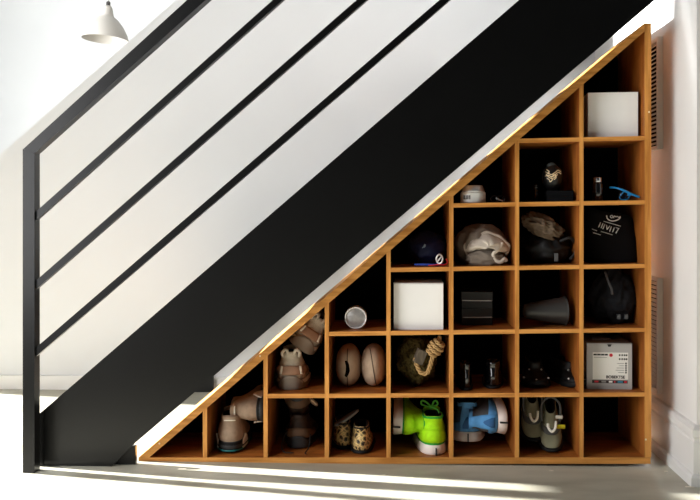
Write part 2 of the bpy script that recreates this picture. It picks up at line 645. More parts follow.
sB = Shoe(0.2, 0.098, 0.084, 0.020, 0.64)
pl = place(298, 0, 0.085)
sneaker('walking_shoe', 'dark brown walking shoe lying under its mate with loose laces', pl, rotm(0, 0, 0), sB, DBROWN, BLACKR, DARKLIN, BLACKR, dbrown_extra, None, 'dark brown walking shoes')
b = BM()
tube(b, smooth_path([(-0.03, -0.005, 0.05), (-0.042, -0.03, 0.018), (-0.032, -0.055, 0.003), (-0.006, -0.062, 0.003)], 5), 0.0016, 6)
tube(b, smooth_path([(0.035, -0.002, 0.04), (0.034, -0.03, 0.012), (0.026, -0.06, 0.003), (0.03, -0.072, 0.003)], 5), 0.0016, 6)
obj('loose_lace', b, BLACKR, [o for o in COL.objects if o.name.startswith('walking_shoe')][0], True, local=True)
sneaker('walking_shoe', 'dark brown walking shoe stacked upside down on top of its mate', (pl.x - 0.004, 0.10, pl.z + 0.160), rotm(-3, 180, 3), sB, DBROWN, BLACKR, DARKLIN, None, dbrown_extra, None, 'dark brown walking shoes')
b = BM()
loft(b, [[(x, y, z) for x, z in ((-0.010, -0.002), (0.010, -0.002), (0.010, 0.002), (-0.010, 0.002))] for y in (0, 0.05)])
q = at(314, 402.5, 0.06)
pr = thing('strap', 'short tan canvas strap tucked beside the dark brown shoes', 'strap', (q.x, 0.06, q.z), rotm(0, 42, 12))
obj('webbing', b, mat('tan_webbing', (150, 128, 96), 0.8, bump=0.5, bscale=300), pr, local=True)
obj('loop_end', tube(BM(), [(0.013 * math.cos(a), 0.004, 0.004 * math.sin(a)) for a in [k * math.pi / 6 for k in range(12)]], 0.0025, 6, True), MBROWN, pr, True, local=True)

# --- leopard print flats
LEO = leopard_mat()


def leo_extra(t, sh):
    obj('trim', sh.patch(0.96, 1.02, -math.pi, math.pi, 0.002, nt=36), BLACKR, t, True, local=True)


sL = Shoe(0.2, 0.074, 0.066, 0.005, 0.72, ytop=0.6)
for px, Y, rz, dz, lab in ((344.0, 0.075, 6, 0.0, 'leopard print slip-on flat set back and partly behind its mate'), (361.0, 0.030, 1, 0.0, 'leopard print slip-on flat set forward with its whole rounded heel outwards')):
    t = sneaker('slip_on_flat', lab, place(px, 0, Y), rotm(0, 0, rz), sL, LEO, BLACKR, mat('black_cloth_lining', (20, 19, 19), 0.7), None, leo_extra, None, 'leopard print flats')
q = at(345, 421, 0.10)
pr = thing('folded_insole', 'grey felt insole leaning behind the leopard print flats', 'insole', (q.x, 0.10, q.z - 0.02), rotm(0, -33, 8))
obj('footbed', loft(BM(), [[(x * k, y * k, z) for x, y in [(0.04 * math.cos(a) + 0.02, 0.018 * math.sin(a)) for a in [i * math.pi / 10 for i in range(20)]]] for z, k in ((0.018, 0.9), (0.020, 1), (0.024, 1), (0.026, 0.9))]),
    mat('grey_felt', (120, 118, 114), 0.9), pr, True, local=True)

# --- lime green running shoes
LIME = mat('lime_mesh', (176, 240, 24), 0.7, 0.2, var=0.12, vscale=(80, 80, 80), bump=0.3, bscale=700)
LIMED = mat('green_edge_fabric', (40, 165, 45), 0.7)
WHSOLE = mat('white_foam_sole', (236, 222, 214), 0.6)


def lime_extra(t, sh):
    obj('heel_counter', sh.patch(0.10, 0.58, -1.25, 1.25, 0.0025, wave=0.35), LIME, t, True, local=True)
    obj('collar_trim', sh.patch(0.96, 1.03, -2.2, 2.2, 0.002, nt=24), LIMED, t, True, local=True)
    obj('foxing', sh.patch(0.0, 0.10, -math.pi, math.pi, 0.002, nt=36), LIMED, t, True, local=True)
    obj('groove', box(BM(), 0.004, 0.007, -0.008, 0.002, 0.0, 0.020), BLACKR, t, local=True)


sG2 = Shoe(0.235, 0.100, 0.082, 0.024, 0.66)
sG = Shoe(0.235, 0.100, 0.098, 0.025, 0.66)
LIMEL = mat('green_lace', (96, 205, 60), 0.7)
t = sneaker('running_shoe', 'lime green running shoe standing on its white sole with laces tied in a bow', place(434.0, 0, 0.022), rotm(0, 0, 1), sG, LIME, WHSOLE, DARKLIN, LIMEL, lime_extra, None, 'lime green running shoes')
b = BM()
z0, yy = 0.110, 0.095
for sx in (-1, 1):
    tube(b, smooth_path([(0, yy, z0), (sx * 0.010 - 0.006, yy - 0.006, z0 + 0.016), (sx * 0.020 - 0.008, yy - 0.006, z0 + 0.020), (sx * 0.022 - 0.006, yy, z0 + 0.008), (-0.004, yy, z0)], 5), 0.0024, 6)
tube(b, smooth_path([(-0.006, yy, z0), (0.010, yy - 0.01, z0 + 0.0), (0.020, yy - 0.02, z0 - 0.010), (0.022, yy - 0.03, z0 - 0.022)], 5), 0.0026, 6)
bmesh.ops.create_icosphere(b, subdivisions=2, radius=0.006, matrix=Matrix.Translation((-0.002, yy, z0)))
obj('bow', b, LIMEL, t, True, local=True)
p = at(393.2, 426, 0.03)
sneaker('running_shoe', 'lime green running shoe lying on its side with white sole against the divider', (p.x, 0.046, p.z), rotm(0, 93, 0), sG2, LIME, WHSOLE, DARKLIN, LIMEL, lime_extra, None, 'lime green running shoes')

# --- blue running shoes
BLUE = mat('blue_mesh', (96, 162, 222), 0.7, 0.2, var=0.1, vscale=(80, 80, 80), bump=0.3, bscale=700)
BLUED = mat('deep_blue_trim', (44, 98, 152), 0.65)
GREYM = mat('grey_mesh', (92, 92, 94), 0.8, bump=0.3, bscale=700)


def blue_extra(t, sh):
    obj('heel_frame', sh.patch(0.04, 0.99, -0.42, 0.42, 0.0035), BLUE, t, True, local=True)
    obj('heel_wing', sh.patch(0.04, 0.40, -1.5, 1.5, 0.003, wave=0.5), BLUE, t, True, local=True)
    obj('heel_inset', sh.patch(0.14, 0.55, -0.22, 0.22, 0.0045, wave=0.7), BLUED, t, True, local=True)
    obj('foxing', sh.patch(-0.02, 0.10, -math.pi, math.pi, 0.0025, nt=36), GREYM, t, True, local=True)
    obj('collar_trim', sh.patch(0.92, 1.05, -2.0, 2.0, 0.003, nt=24), BLUE, t, True, local=True)
    obj('groove', box(BM(), 0.0, 0.003, -0.008, 0.002, 0.0, 0.022), BLACKR, t, local=True)


sBl = Shoe(0.215, 0.106, 0.098, 0.024, 0.60)
sneaker('running_shoe', 'blue running shoe on its white sole, partly hidden behind its mate', place(467.5, 0, 0.055, 0.030), rotm(-7.5, 0, -3), sBl, mat('blue_grey_mesh', (62, 84, 108), 0.8), WHSOLE, DARKLIN, BLUED, blue_extra, None, 'blue running shoes')
p = at(508.3, 423.5, 0.03)
sneaker('running_shoe', 'blue running shoe tipped on its side with its white sole upright', (p.x, 0.036, p.z), rotm(0, -89, 3), sBl, GREYM, WHSOLE, DARKLIN, BLUED, blue_extra, None, 'blue running shoes')

# --- olive grey sandals
OLIVE = mat('olive_grey_suede', (146, 144, 118), 0.85, 0.2, var=0.15, vscale=(40, 40, 40))
STRAP = mat('dark_grey_strap', (84, 84, 82), 0.8)
YTAG = mat('yellow_tag', (206, 196, 40), 0.5)
sS = Shoe(0.175, 0.064, 0.060, 0.005, 0.66, ytop=0.5)


def sandal_extra(kind):
    def f(t, sh):
        obj('toe_strap', sh.patch(0.46, 0.60, math.pi - 1.3, math.pi + 1.3, 0.004, nt=20), STRAP, t, True, local=True)
        obj('toe_emblem', tube(BM(), smooth_path([(-0.012, 0.112, 0.064), (-0.009, 0.130, 0.056), (0.0, 0.138, 0.052), (0.008, 0.130, 0.056), (0.010, 0.118, 0.061)], 5), 0.0036, 8), REFL, t, True, local=True)
        b = BM()
        tube(b, smooth_path([(-0.024, 0.10, 0.05), (-0.024, 0.070, 0.085), (0.0, 0.058, 0.100), (0.024, 0.070, 0.085), (0.024, 0.10, 0.05)], 6), 0.0032, 8)
        obj('ankle_strap', b, STRAP, t, True, local=True)
        if kind:
            obj('pull_tag', box(BM(), -0.036, -0.014, 0.118, 0.122, 0.046, 0.058), YTAG, t, local=True)
            obj('buckle', box(BM(), -0.030, -0.012, 0.096, 0.101, 0.062, 0.070), REFL, t, local=True)
    return f


for px, Y, rx, rz, dz, kind, lab in ((528.0, 0.205, 38, 178, 0.018, 0, 'olive grey sport sandal half hidden beside its mate'), (547.5, 0.180, 38, 175, -0.004, 1, 'olive grey sport sandal toe down with a yellow tag')):
    pl = place(px, 0, Y, dz + 0.112)
    sneaker('sport_sandal', lab, pl, rotm(-rx, 0, rz), sS, OLIVE, BLACKR, DARKLIN, None, sandal_extra(kind), None, 'olive grey sandals')

# --- brown and grey trail shoes (second row)
TRB = mat('brown_trail_suede', (158, 122, 98), 0.8, 0.2, var=0.2, vscale=(50, 50, 50))
TRG = mat('grey_trail_mesh', (188, 176, 158), 0.8, 0.2, var=0.15, vscale=(90, 90, 90), bump=0.3, bscale=500)
TRS = mat('grey_brown_rubber', (132, 118, 104), 0.7)


def trail_extra(t, sh):
    obj('heel_wrap', sh.patch(0.22, 0.55, -1.6, 1.6, 0.0035, wave=0.2), TRB, t, True, local=True)
    obj('heel_bumper', sh.patch(-0.3, 0.22, -0.9, 0.9, 0.006, wave=0.6), TRS, t, True, local=True)
    for sx in (-1, 1):
        obj('reflector', sh.patch(0.26, 0.54, sx * 0.62 - 0.07, sx * 0.62 + 0.07, 0.006), REFL, t, True, local=True)
        obj('pull_loop', tube(BM(), smooth_path([(sx * 0.022, 0.012, sh.H - 0.006), (sx * 0.024, 0.000, sh.H + 0.006), (sx * 0.013, 0.002, sh.H + 0.014), (sx * 0.008, 0.012, sh.H - 0.004)], 4), 0.0045, 8), TRG, t, True, local=True)
    obj('midsole_stripe', sh.patch(-0.12, 0.02, -2.2, 2.2, 0.0055, nt=24), CREAM, t, True, local=True)


sT = Shoe(0.185, 0.102, 0.098, 0.024, 0.66)
sneaker('trail_shoe', 'brown and grey trail shoe standing on the shelf below its mate', place(291.0, 1, 0.05), rotm(0, 0, 4), sT, TRG, TRS, DARKLIN, MATS['grey_lace'], trail_extra, None, 'brown trail shoes')
p = at(299.5, 351, 0.06)
sneaker('trail_shoe', 'brown and grey trail shoe wedged at a tilt under the sloping board', (p.x, 0.075, p.z), rotm(2, 34, 6), sT, TRG, TRS, DARKLIN, MATS['grey_lace'], trail_extra, None, 'brown trail shoes')

# --- taupe soft slippers, egg-shaped backs
SLIP = mat('taupe_suede', (190, 166, 142), 0.85, 0.15, var=0.12, vscale=(50, 50, 50), bump=0.2, bscale=400)
SEAM = mat('dark_seam', (44, 32, 26), 0.9)
for k, (px, slit, lab) in enumerate(((347.2, True, 'taupe suede slipper with a dark slit down its back'), (373.2, False, 'taupe suede slipper with a thin curved back seam'))):
    pl = place(px, 1, 0.065)
    t = thing('slipper', lab, 'slipper', pl, rotm(0, 0, 0), 'taupe slippers')
    b = BM()
    Hh, Ww, Ll = 0.110, 0.0375, 0.19
    rings = []
    for i in range(15):
        v = i / 14
        a = v * math.pi
        w = Ww * max(0.06, math.sin(a) ** 0.75) * (1.0 + 0.05 * math.cos(a))
        z = Hh / 2 - Hh / 2 * math.cos(a)
        rings.append([(w * sgnpow(math.sin(u), 0.9), 0.5 * Ll * (0.35 + 0.65 * math.sin(a)) * (1 - math.cos(u)) + 0.05 * (1 - math.sin(a)) ** 1.4, z) for u in [2 * math.pi * j / 32 for j in range(32)]])
    loft(b, rings)
    obj('upper', b, SLIP, t, True, local=True)
    pts = []
    for v in [i / 12 for i in range(13)]:
        a = (0.12 + 0.78 * v) * math.pi
        x = 0.0 if slit else (-0.010 + 0.020 * (1 - v))
        yb = 0.5 * Ll * (0.35 + 0.65 * math.sin(a)) * (1 - math.cos(math.asin(min(1, abs(x) / Ww)))) + 0.05 * (1 - math.sin(a)) ** 1.4
        pts.append((x, yb - 0.0004, Hh / 2 - Hh / 2 * math.cos(a)))
    obj('back_seam', tube(BM(), pts, 0.0011, 6), SEAM, t, True, local=True)
    if slit:
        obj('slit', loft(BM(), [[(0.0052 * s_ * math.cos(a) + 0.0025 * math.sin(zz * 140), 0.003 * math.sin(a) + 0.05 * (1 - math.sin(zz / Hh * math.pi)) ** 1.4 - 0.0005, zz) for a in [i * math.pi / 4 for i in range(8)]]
                               for zz, s_ in ((0.030, 0.3), (0.036, 1), (0.05, 1.1), (0.064, 0.9), (0.076, 1), (0.082, 0.3))]), mat('slit_shade', (8, 7, 7), 1.0, 0.0), t, True, local=True)  # black sliver that paints in the shade inside the slit

# --- rope bundle with a wooden toggle
ROPE = mat('tan_rope_fibre', (186, 150, 100), 0.9, 0.1, var=0.3, vscale=(200, 200, 200))
MOSS = mat('olive_sisal', (92, 80, 44), 0.95, 0.1, rgb2=(40, 34, 18), vscale=(120, 120, 120), bump=1.0, bscale=250)


def rope(bm, path, r=0.0045, strands=3, twist=90.0):
    path = [Vector(p) for p in path]
    ln = [0.0]
    for a, c in zip(path, path[1:]):
        ln.append(ln[-1] + (c - a).length)
    for k in range(strands):
        pts = []
        up = Vector((0, 1, 0.1))
        for i, p in enumerate(path):
            t = (path[min(i + 1, len(path) - 1)] - path[max(i - 1, 0)]).normalized()
            s_ = t.cross(up).normalized()
            u = s_.cross(t)
            a = ln[i] * twist * 2 + k * 2 * math.pi / strands
            pts.append(p + (s_ * math.cos(a) + u * math.sin(a)) * r * 0.62)
        tube(bm, pts, r * 0.52, 6)
    return bm


base = place(420, 1, 0.12)
rt = thing('rope_bundle', 'olive sisal bundle with a knotted tan rope loop and grey wooden toggle', 'rope', base)


def bl(px, py, Y):
    return at(px, py, Y) - Vector(base)


b = BM()
bmesh.ops.create_icosphere(b, subdivisions=4, radius=1.0)
for v in b.verts:
    d = v.co.normalized()
    r = 1 + 0.22 * noise.fractal(d * 3.1, 0.9, 2.0, 4) + 0.06 * noise.noise(d * 22)
    v.co = Vector((d.x * 0.054 * r, d.y * 0.07 * r, d.z * 0.066 * r + 0.072))
    v.co.z = max(v.co.z, 0.001)
    v.co.x -= 0.010
obj('sisal_bundle', b, MOSS, rt, True, local=True)
b = BM()
rope(b, smooth_path([bl(440, 336, 0.045), bl(438, 346, 0.035), bl(433, 356, 0.028), bl(430, 366, 0.025), bl(427, 373, 0.025), bl(421, 372.5, 0.026), bl(417, 366, 0.03), bl(415, 358, 0.036)], 9), 0.0058)
obj('rope_loop', b, ROPE, rt, True, local=True)
b = BM()
for k in range(4):
    c0 = bl(431.5 + k * 2.6, 353 - k * 3.4, 0.030)
    ax = Vector((0.60, 0, 0.80))
    e1 = Vector((0.80, 0, -0.60))
    rr = (0.012, 0.0165, 0.0175, 0.013)[k]
    rope(b, [c0 + e1 * rr * math.cos(a) + Vector((0, 1, 0)) * rr * math.sin(a) + ax * 0.002 * math.sin(a) for a in [i * 2 * math.pi / 40 for i in range(41)]], 0.0052)
obj('knot', b, ROPE, rt, True, local=True)
b = BM()
c0 = bl(420, 356.5, 0.035)
box(b, -0.0125, 0.0125, -0.010, 0.012, -0.019, 0.019)
b.transform(Matrix.Translation(c0) @ Euler((0.1, math.radians(22), 0.2)).to_matrix().to_4x4())
obj('toggle', b, mat('weathered_grey_wood', (96, 84, 68), 0.8, var=0.4, vscale=(150, 60, 30)), rt, bevel=0.002, local=True)

# --- glossy black court shoes (second row)
PATENT = mat('black_patent_leather', (10, 10, 11), 0.12, 0.6, coat=0.5)


def pump(name, label, px, row, Y, rz, wide, high, group):
    t = thing(name, label, 'shoe', place(px, row, Y), rotm(0, 0, rz), group)
    b = BM()
    rings = []
    for i in range(11):
        v = i / 10
        z = 0.006 + high * v
        w = wide * interp(v, [(0, 0.92), (0.3, 0.78), (0.55, 0.62), (0.8, 0.66), (1, 0.60)])
        yf = interp(v, [(0, 0.21), (0.35, 0.19), (0.6, 0.11), (1, 0.075)])
        yb = interp(v, [(0, 0.004), (0.4, 0.0), (0.8, 0.008), (1, 0.004)])
        rings.append([(w * sgnpow(math.sin(u), 0.85), (yb + yf) / 2 - (yf - yb) / 2 * sgnpow(math.cos(u), 0.85), z) for u in [2 * math.pi * j / 28 for j in range(28)]])
    inner = [tuple(Vector(p) * 1.0 - Vector((p[0] * 0.12, (p[1] - 0.05) * 0.10, 0.0))) for p in rings[-1]]
    low = [(p[0], p[1], p[2] - high * 0.45) for p in inner]
    loft(b, rings + [inner, low])
    obj('upper', b, PATENT, t, True, local=True)
    b = BM()
    loft(b, [[(p[0] * k, (p[1] - 0.1) * k + 0.1, z) for p in rings[0]] for z, k in ((0, 1.02), (0.002, 1.05), (0.006, 1.05), (0.0075, 1.0))])
    obj('sole', b, BLACKR, t, True, local=True)
    return t


pump('boot', 'narrow glossy black ankle boot beside a wider black boot', 467, 1, 0.03, 0, 0.024, 0.066, None)
pump('boot', 'wider glossy black ankle boot beside a narrow black boot', 493, 1, 0.055, -6, 0.031, 0.066, None)

# --- black studded shoes (second row)
STUD = mat('silver_stud', (240, 240, 240), 0.25, metal=0.2)
MATTE = mat('matte_black_leather', (18, 18, 18), 0.5, 0.4)
sK = Shoe(0.21, 0.078, 0.060, 0.012, 0.7, ytop=0.66)


def studs(seed):
    def f(t, sh):
        rnd = random.Random(seed)
        for k in range(5):
            th = math.pi + (k - 2) * 0.42 + rnd.uniform(-0.1, 0.1)
            q_ = sh.pt(0.25 + 0.35 * (k % 2), th, 0.002)
            b = BM()
            bmesh.ops.create_icosphere(b, subdivisions=1, radius=0.0034, matrix=Matrix.Translation(q_))
            obj('stud', b, STUD, t, True, local=True)
    return f


sneaker('studded_flat', 'black leather flat with silver studs, nearer the cubby of black boots', place(531, 1, 0.258), rotm(0, 0, 176), sK, MATTE, BLACKR, DARKLIN, None, studs(3), None, 'black studded flats')
sneaker('studded_flat', 'black leather flat with silver studs, nearer the cubby of the printed box', place(552, 1, 0.250), rotm(0, 0, 195), sK, MATTE, BLACKR, DARKLIN, None, studs(5), None, 'black studded flats')


# ------------------------------------------------------------------ boxes
def carton(name, label, pxl, pxr, pyt, row, Y, depth, rz, m, lidm, cat='box'):
    a, c = at(pxl, 300, Y), at(pxr, 300, Y)
    X = (a.x + c.x) / 2
    zb = floor_z(row, X)
    h = at(pxl, pyt, Y).z - zb
    w = (c.x - a.x) / 2
    t = thing(name, label, cat, (X, Y, zb), rotm(0, 0, rz))
    obj('body', box(BM(), -w, w, 0, depth, 0.0, h - 0.003), m, t, bevel=0.0015, local=True)
    obj('lid', box(BM(), -w - 0.0004, w + 0.0004, -0.0004, depth + 0.0004, h - 0.0026, h), lidm, t, bevel=0.0008, local=True)
    return t, w, h


WCARD = mat('white_card', (240, 238, 234), 0.65, 0.3, var=0.03, vscale=(10, 10, 10))
GCARD = mat('pale_grey_card', (205, 204, 200), 0.6, 0.3)
carton('white_carton', 'plain white square box on the topmost shelf under the slope', 588.5, 637.5, 92.5, 5, 0.035, 0.16, -5, WCARD, WCARD)
carton('white_carton', 'plain white square box with its top showing, left of the black cases', 393.8, 443.2, 283.0, 2, 0.022, 0.19, -1.5, WCARD, GCARD)
lb_, w, h = carton('printed_carton', 'silver grey product box printed with a white label and red dot', 587.0, 631.8, 343.0, 1, 0.045, 0.17, -2.5,
                   mat('silver_grey_card', (176, 174, 172), 0.45, 0.4), mat('silver_grey_lid', (150, 149, 148), 0.45, 0.4))
INK = mat('black_ink', (16, 15, 16), 0.5)
RED = mat('red_ink', (206, 24, 50), 0.5)
GREYI = mat('grey_ink', (140, 136, 134), 0.6)
BLUEI = mat('teal_ink', (40, 120, 150), 0.5)
PAPER = mat('white_print', (234, 232, 226), 0.5)
# photo pixel on the face -> face coordinates
SC = 2 * w / (631.8 - 587.0)


def fx(px):
    return (px - 609.4) * SC


def fz(py):
    return (387.8 - py) * SC


def face_rect(b, x0, x1, y0, y1, d):
    box(b, fx(x0), fx(x1), -d, -d + 0.0004, fz(y1), fz(y0))


lab = obj('printed_panel', (lambda b: (face_rect(b, 592.8, 628.0, 350.5, 377.8, 0.0005), b)[1])(BM()), PAPER, lb_, local=True)
b = BM()
for x0, x1 in ((593.6, 597.0), (597.4, 600.6), (601, 604.4), (604.8, 607.8)):
    face_rect(b, x0, x1, 352.0, 353.6, 0.0009)
for r_, ys in ((0, 352.2), (1, 356.2)):
    for x in (618.8, 621.3, 623.6, 625.6):
        face_rect(b, x, x + 1.5, ys, ys + 1.7, 0.0009)
for k in range(5):
    face_rect(b, 625.0, 626.5, 360.6 + k * 2.3, 362.2 + k * 2.3, 0.0009)
obj('print_marks', b, INK, lab, local=True)
b = BM()
for k, x in enumerate((617, 619, 616.5, 615.5, 618)):
    face_rect(b, x, 623.8, 361.2 + k * 2.3, 361.7 + k * 2.3, 0.0009)
face_rect(b, 594, 607, 355.4, 355.8, 0.0009)
obj('fine_print', b, GREYI, lab, local=True)
obj('red_dot', lathe(BM(), [(0.0046, -0.0011), (0.0046, -0.0006)], 20, (fx(611.0), 0, fz(353.2)), 'y'), RED, lab, local=True)


def text(name, s_, size, m, parent, loc, rot, sx=1.0):
    cu = bpy.data.curves.new(name, 'FONT')
    cu.body = s_
    cu.size = size
    cu.extrude = 0.0002
    cu.offset = size * 0.03
    o = bpy.data.objects.new(name, cu)
    me = bpy.data.meshes.new_from_object(o)
    bpy.data.objects.remove(o)
    bpy.data.curves.remove(cu)
    b = BM()
    b.from_mesh(me)
    bpy.data.meshes.remove(me)
    b.transform(Matrix.Translation(loc) @ Euler(rot).to_matrix().to_4x4() @ Matrix.Diagonal((sx, 1, 1, 1)))
    return obj(name, b, m, parent, local=True)


text('lettering', 'BOBEKTSE', 4.0 * SC, INK, lab, (fx(606.0), -0.001, fz(376.6)), (math.pi / 2, 0, 0), 1.0)
b = BM()
face_rect(b, 592.2, 627.4, 378.6, 381.6, 0.0006)
band = obj('picture_band', b, mat('dark_band_ink', (44, 22, 26), 0.5), lb_, local=True)
for x0, x1, m in ((594.5, 598.5, RED), (601.5, 606, GREYI), (608.8, 612.4, PAPER), (614, 615.2, RED), (617.5, 622.5, BLUEI), (624, 626.5, RED)):
    b = BM()
    face_rect(b, x0, x1, 379.2, 381.0, 0.001)
    obj('picture', b, m, band, local=True)
b = BM()
prism(b, [(-0.006, h - 0.0035), (0.006, h - 0.0035), (0.003, h - 0.0095), (-0.003, h - 0.0095)], -0.0009, -0.0003)
obj('thumb_notch', b, INK, lb_, local=True)
b = BM()
box(b, -0.034, 0.014, 0.06, 0.10, h + 0.0002, h + 0.006)
obj('tuck_flap', b, MATS['silver_grey_lid'], lb_, bevel=0.001, local=True)

# ------------------------------------------------------------------ tins, jars, small things
TIN = mat('brushed_tin', (196, 194, 192), 0.35, metal=0.4, var=0.15, vscale=(90, 90, 90))
TINB = mat('tin_embossed_lid', (196, 193, 188), 0.45, metal=0.15, var=0.35, vscale=(160, 160, 160), bump=0.5, bscale=260)
pl = place(355.7, 2, 0.05)
rad = 11.2 * (DIST + 0.05) / F
t = thing('round_tin', 'round silver tin standing on edge with its embossed lid outwards', 'tin', pl)
obj('body', lathe(BM(), [(rad - 0.003, 0.004), (rad - 0.001, 0.006), (rad - 0.001, 0.05), (rad - 0.004, 0.053)], 40, (0, 0, rad), 'y'), TIN, t, True, local=True)
obj('rim', tube(BM(), [((rad - 0.0025) * math.cos(a), 0.002, rad + (rad - 0.0025) * math.sin(a)) for a in [i * math.pi / 24 for i in range(48)]], 0.0024, 8, True), mat('bright_tin_rim', (245, 244, 242), 0.25, metal=0.3), t, True, local=True)
obj('lid', lathe(BM(), [(0.0005, 0.0042), (rad * 0.55, 0.004), (rad * 0.8, 0.0046), (rad - 0.003, 0.0030)], 40, (0, 0, rad), 'y', cap1=False), TINB, t, True, local=True)

pl = place(473, 4, 0.05)
t = thing('cream_jar', 'white cosmetic jar with a silver screw lid and barcode label', 'jar', pl)
jr = 12.2 / 358
obj('body', lathe(BM(), [(jr - 0.003, 0), (jr, 0.003), (jr, 0.026), (jr - 0.001, 0.029), (jr - 0.004, 0.031)], 40), mat('white_jar_plastic', (232, 232, 228), 0.3), t, True, local=True)
obj('lid', lathe(BM(), [(jr - 0.002, 0.0305), (jr - 0.003, 0.034), (jr - 0.0075, 0.046), (jr - 0.009, 0.048), (0.001, 0.048)], 40), mat('silver_lid', (205, 205, 208), 0.25, metal=0.6), t, True, local=True)


def on_jar(a0, a1, z0, z1, off, n=8):
    b = BM()
    r_ = jr + off
    loft(b, [[(r_ * math.sin(a), -r_ * math.cos(a), z0), (r_ * math.sin(a), -r_ * math.cos(a), z1), ((r_ - 0.0005) * math.sin(a), -(r_ - 0.0005) * math.cos(a), z1), ((r_ - 0.0005) * math.sin(a), -(r_ - 0.0005) * math.cos(a), z0)]
             for a in [a0 + (a1 - a0) * i / n for i in range(n + 1)]])
    return b


lb2 = obj('label', on_jar(-1.3, -0.1, 0.004, 0.026, 0.0005), PAPER, t, local=True)
b = BM()
for k in range(9):
    bb = on_jar(-0.95 + k * 0.075, -0.95 + k * 0.075 + (0.05 if k % 3 else 0.03), 0.010, 0.021, 0.0009, 1)
    me = bpy.data.meshes.new('tmp')
    bb.to_mesh(me)
    bb.free()
    b.from_mesh(me)
    bpy.data.meshes.remove(me)
obj('barcode', b, INK, lb2, local=True)

# dark spectacles case-like loop beside the jar
pl = place(497.5, 4, 0.06)
t = thing('spectacles', 'folded dark spectacles lying beside the white jar', 'glasses', pl, rotm(0, 0, 0))
for sx in (-1, 1):
    obj('rim', tube(BM(), [(sx * 0.008 + 0.011 * math.cos(a), 0.004 * sx, 0.0105 + 0.0085 * math.sin(a)) for a in [i * math.pi / 10 for i in range(20)]], 0.0016, 6, True), PATENT, t, True, local=True)
obj('temple', tube(BM(), smooth_path([(-0.006, -0.012, 0.013), (0.004, -0.012, 0.008), (0.014, -0.010, 0.005)], 4), 0.0017, 6), mat('pale_metal', (205, 200, 190), 0.3, metal=0.7), t, True, local=True)

# ------------------------------------------------------------------ cloth things
def crumple(rx, ry, rz, seed, amp=0.25, freq=2.2, sub=5, floor=0.0, ridge=True, cone=0.0):
    b = BM()
    bmesh.ops.create_icosphere(b, subdivisions=sub, radius=1.0)
    o = Vector((seed * 3.7, seed * 1.3, seed * 7.1))
    for v in b.verts:
        d = v.co.normalized()
        q = d * freq + o
        q = q + 0.5 * noise.noise_vector(q * 0.8)
        n1 = 1 - 2 * abs(noise.noise(q)) if ridge else noise.noise(q)
        n2 = 1 - 2 * abs(noise.noise(q * 2.3)) if ridge else noise.noise(q * 2.3)
        r = 1 + amp * (0.7 * n1 + 0.3 * n2 - 0.4)
        k = 1 - cone * max(0, d.z)
        v.co = Vector((d.x * rx * r * k, d.y * ry * r * k, d.z * rz * r + rz * 0.86))
        if v.co.z < floor:
            v.co.z = floor + 0.0005 * noise.noise(q * 3)
    return b


CANVAS = mat('natural_canvas', (205, 192, 176), 0.9, 0.1, var=0.12, vscale=(30, 30, 30), bump=0.3, bscale=500)
CANVD = mat('grey_brown_canvas', (128, 116, 104), 0.9, 0.1, bump=0.3, bscale=500)
pl = place(480.5, 3, 0.11)
t = thing('canvas_bag', 'crumpled cream canvas bag bunched up on the shelf', 'bag', pl)
obj('back_cloth', crumple(0.070, 0.070, 0.060, 2, 0.16, 1.6, floor=0.0), CANVD, t, True, local=True)
b = BM()
rings = []
for i in range(33):
    u = i / 32
    a = math.pi * (-0.06 + 1.12 * u)
    row_ = []
    for j in range(15):
        v = j / 14
        fold = 0.004 * math.sin(u * 23 + v * 3) * v + 0.005 * noise.noise(Vector((u * 5, v * 3, 2)))
        x = -0.056 * math.cos(a) * v * (1 + 0.10 * math.sin(5 * a)) + 0.012
        z = 0.050 + 0.047 * math.sin(a) * v - 0.010 * v * v + fold
        y = -0.082 - 0.012 * (1 - v) + 0.030 * v ** 3 + fold
        row_.append((x, y, z))
    rings.append(row_ + [(x, y + 0.004, z - 0.001) for x, y, z in row_[::-1]])
loft(b, rings)
obj('front_panel', b, CANVAS, t, True, local=True)
rim = []
for i in range(33):
    a = math.pi * (-0.06 + 1.12 * i / 32)
    rim.append((-0.057 * math.cos(a) * (1 + 0.10 * math.sin(5 * a)) + 0.012, -0.054, 0.040 + 0.048 * math.sin(a) + 0.002 * math.sin(9 * a)))
obj('rim_fold', tube(BM(), rim, 0.0042, 8), CANVAS, t, True, local=True)
b = crumple(0.046, 0.018, 0.022, 5, 0.45, 2.4, 4)
b.transform(Matrix.Translation((0.004, -0.068, 0)))
obj('hanging_fold', b, CANVD, t, True, local=True)
obj('tie_strap', tube(BM(), smooth_path([(0.052, -0.072, 0.062), (0.040, -0.080, 0.044), (0.026, -0.082, 0.032), (0.032, -0.082, 0.016), (0.046, -0.082, 0.010), (0.056, -0.078, 0.018), (0.062, -0.076, 0.012)], 5), 0.0055, 8), CANVAS, t, True, local=True)

# brown cloth on a black shoulder bag
pl = place(545, 3, 0.12)
NYLON = mat('black_nylon', (17, 17, 19), 0.5, 0.4, bump=0.2, bscale=300)
t = thing('shoulder_bag', 'slumped black nylon bag with a curved handle under a brown scarf', 'bag', pl)
obj('body', crumple(0.066, 0.07, 0.046, 7, 0.18, 1.8, 4), NYLON, t, True, local=True)
obj('handle', tube(BM(), smooth_path([(0.030, -0.05, 0.06), (0.055, -0.06, 0.072), (0.074, -0.05, 0.055), (0.072, -0.05, 0.028), (0.058, -0.05, 0.012)], 6), 0.005, 8), NYLON, t, True, local=True)
obj('zip_pull', box(BM(), 0.012, 0.022, -0.078, -0.074, 0.008, 0.030), mat('dull_zip_metal', (120, 120, 122), 0.4, metal=0.6), t, local=True)
q = at(540, 231, 0.075)
b = crumple(0.055, 0.05, 0.028, 11, 0.42, 1.7, 5, floor=-1)
b.transform(Euler((0, math.radians(26), 0)).to_matrix().to_4x4())
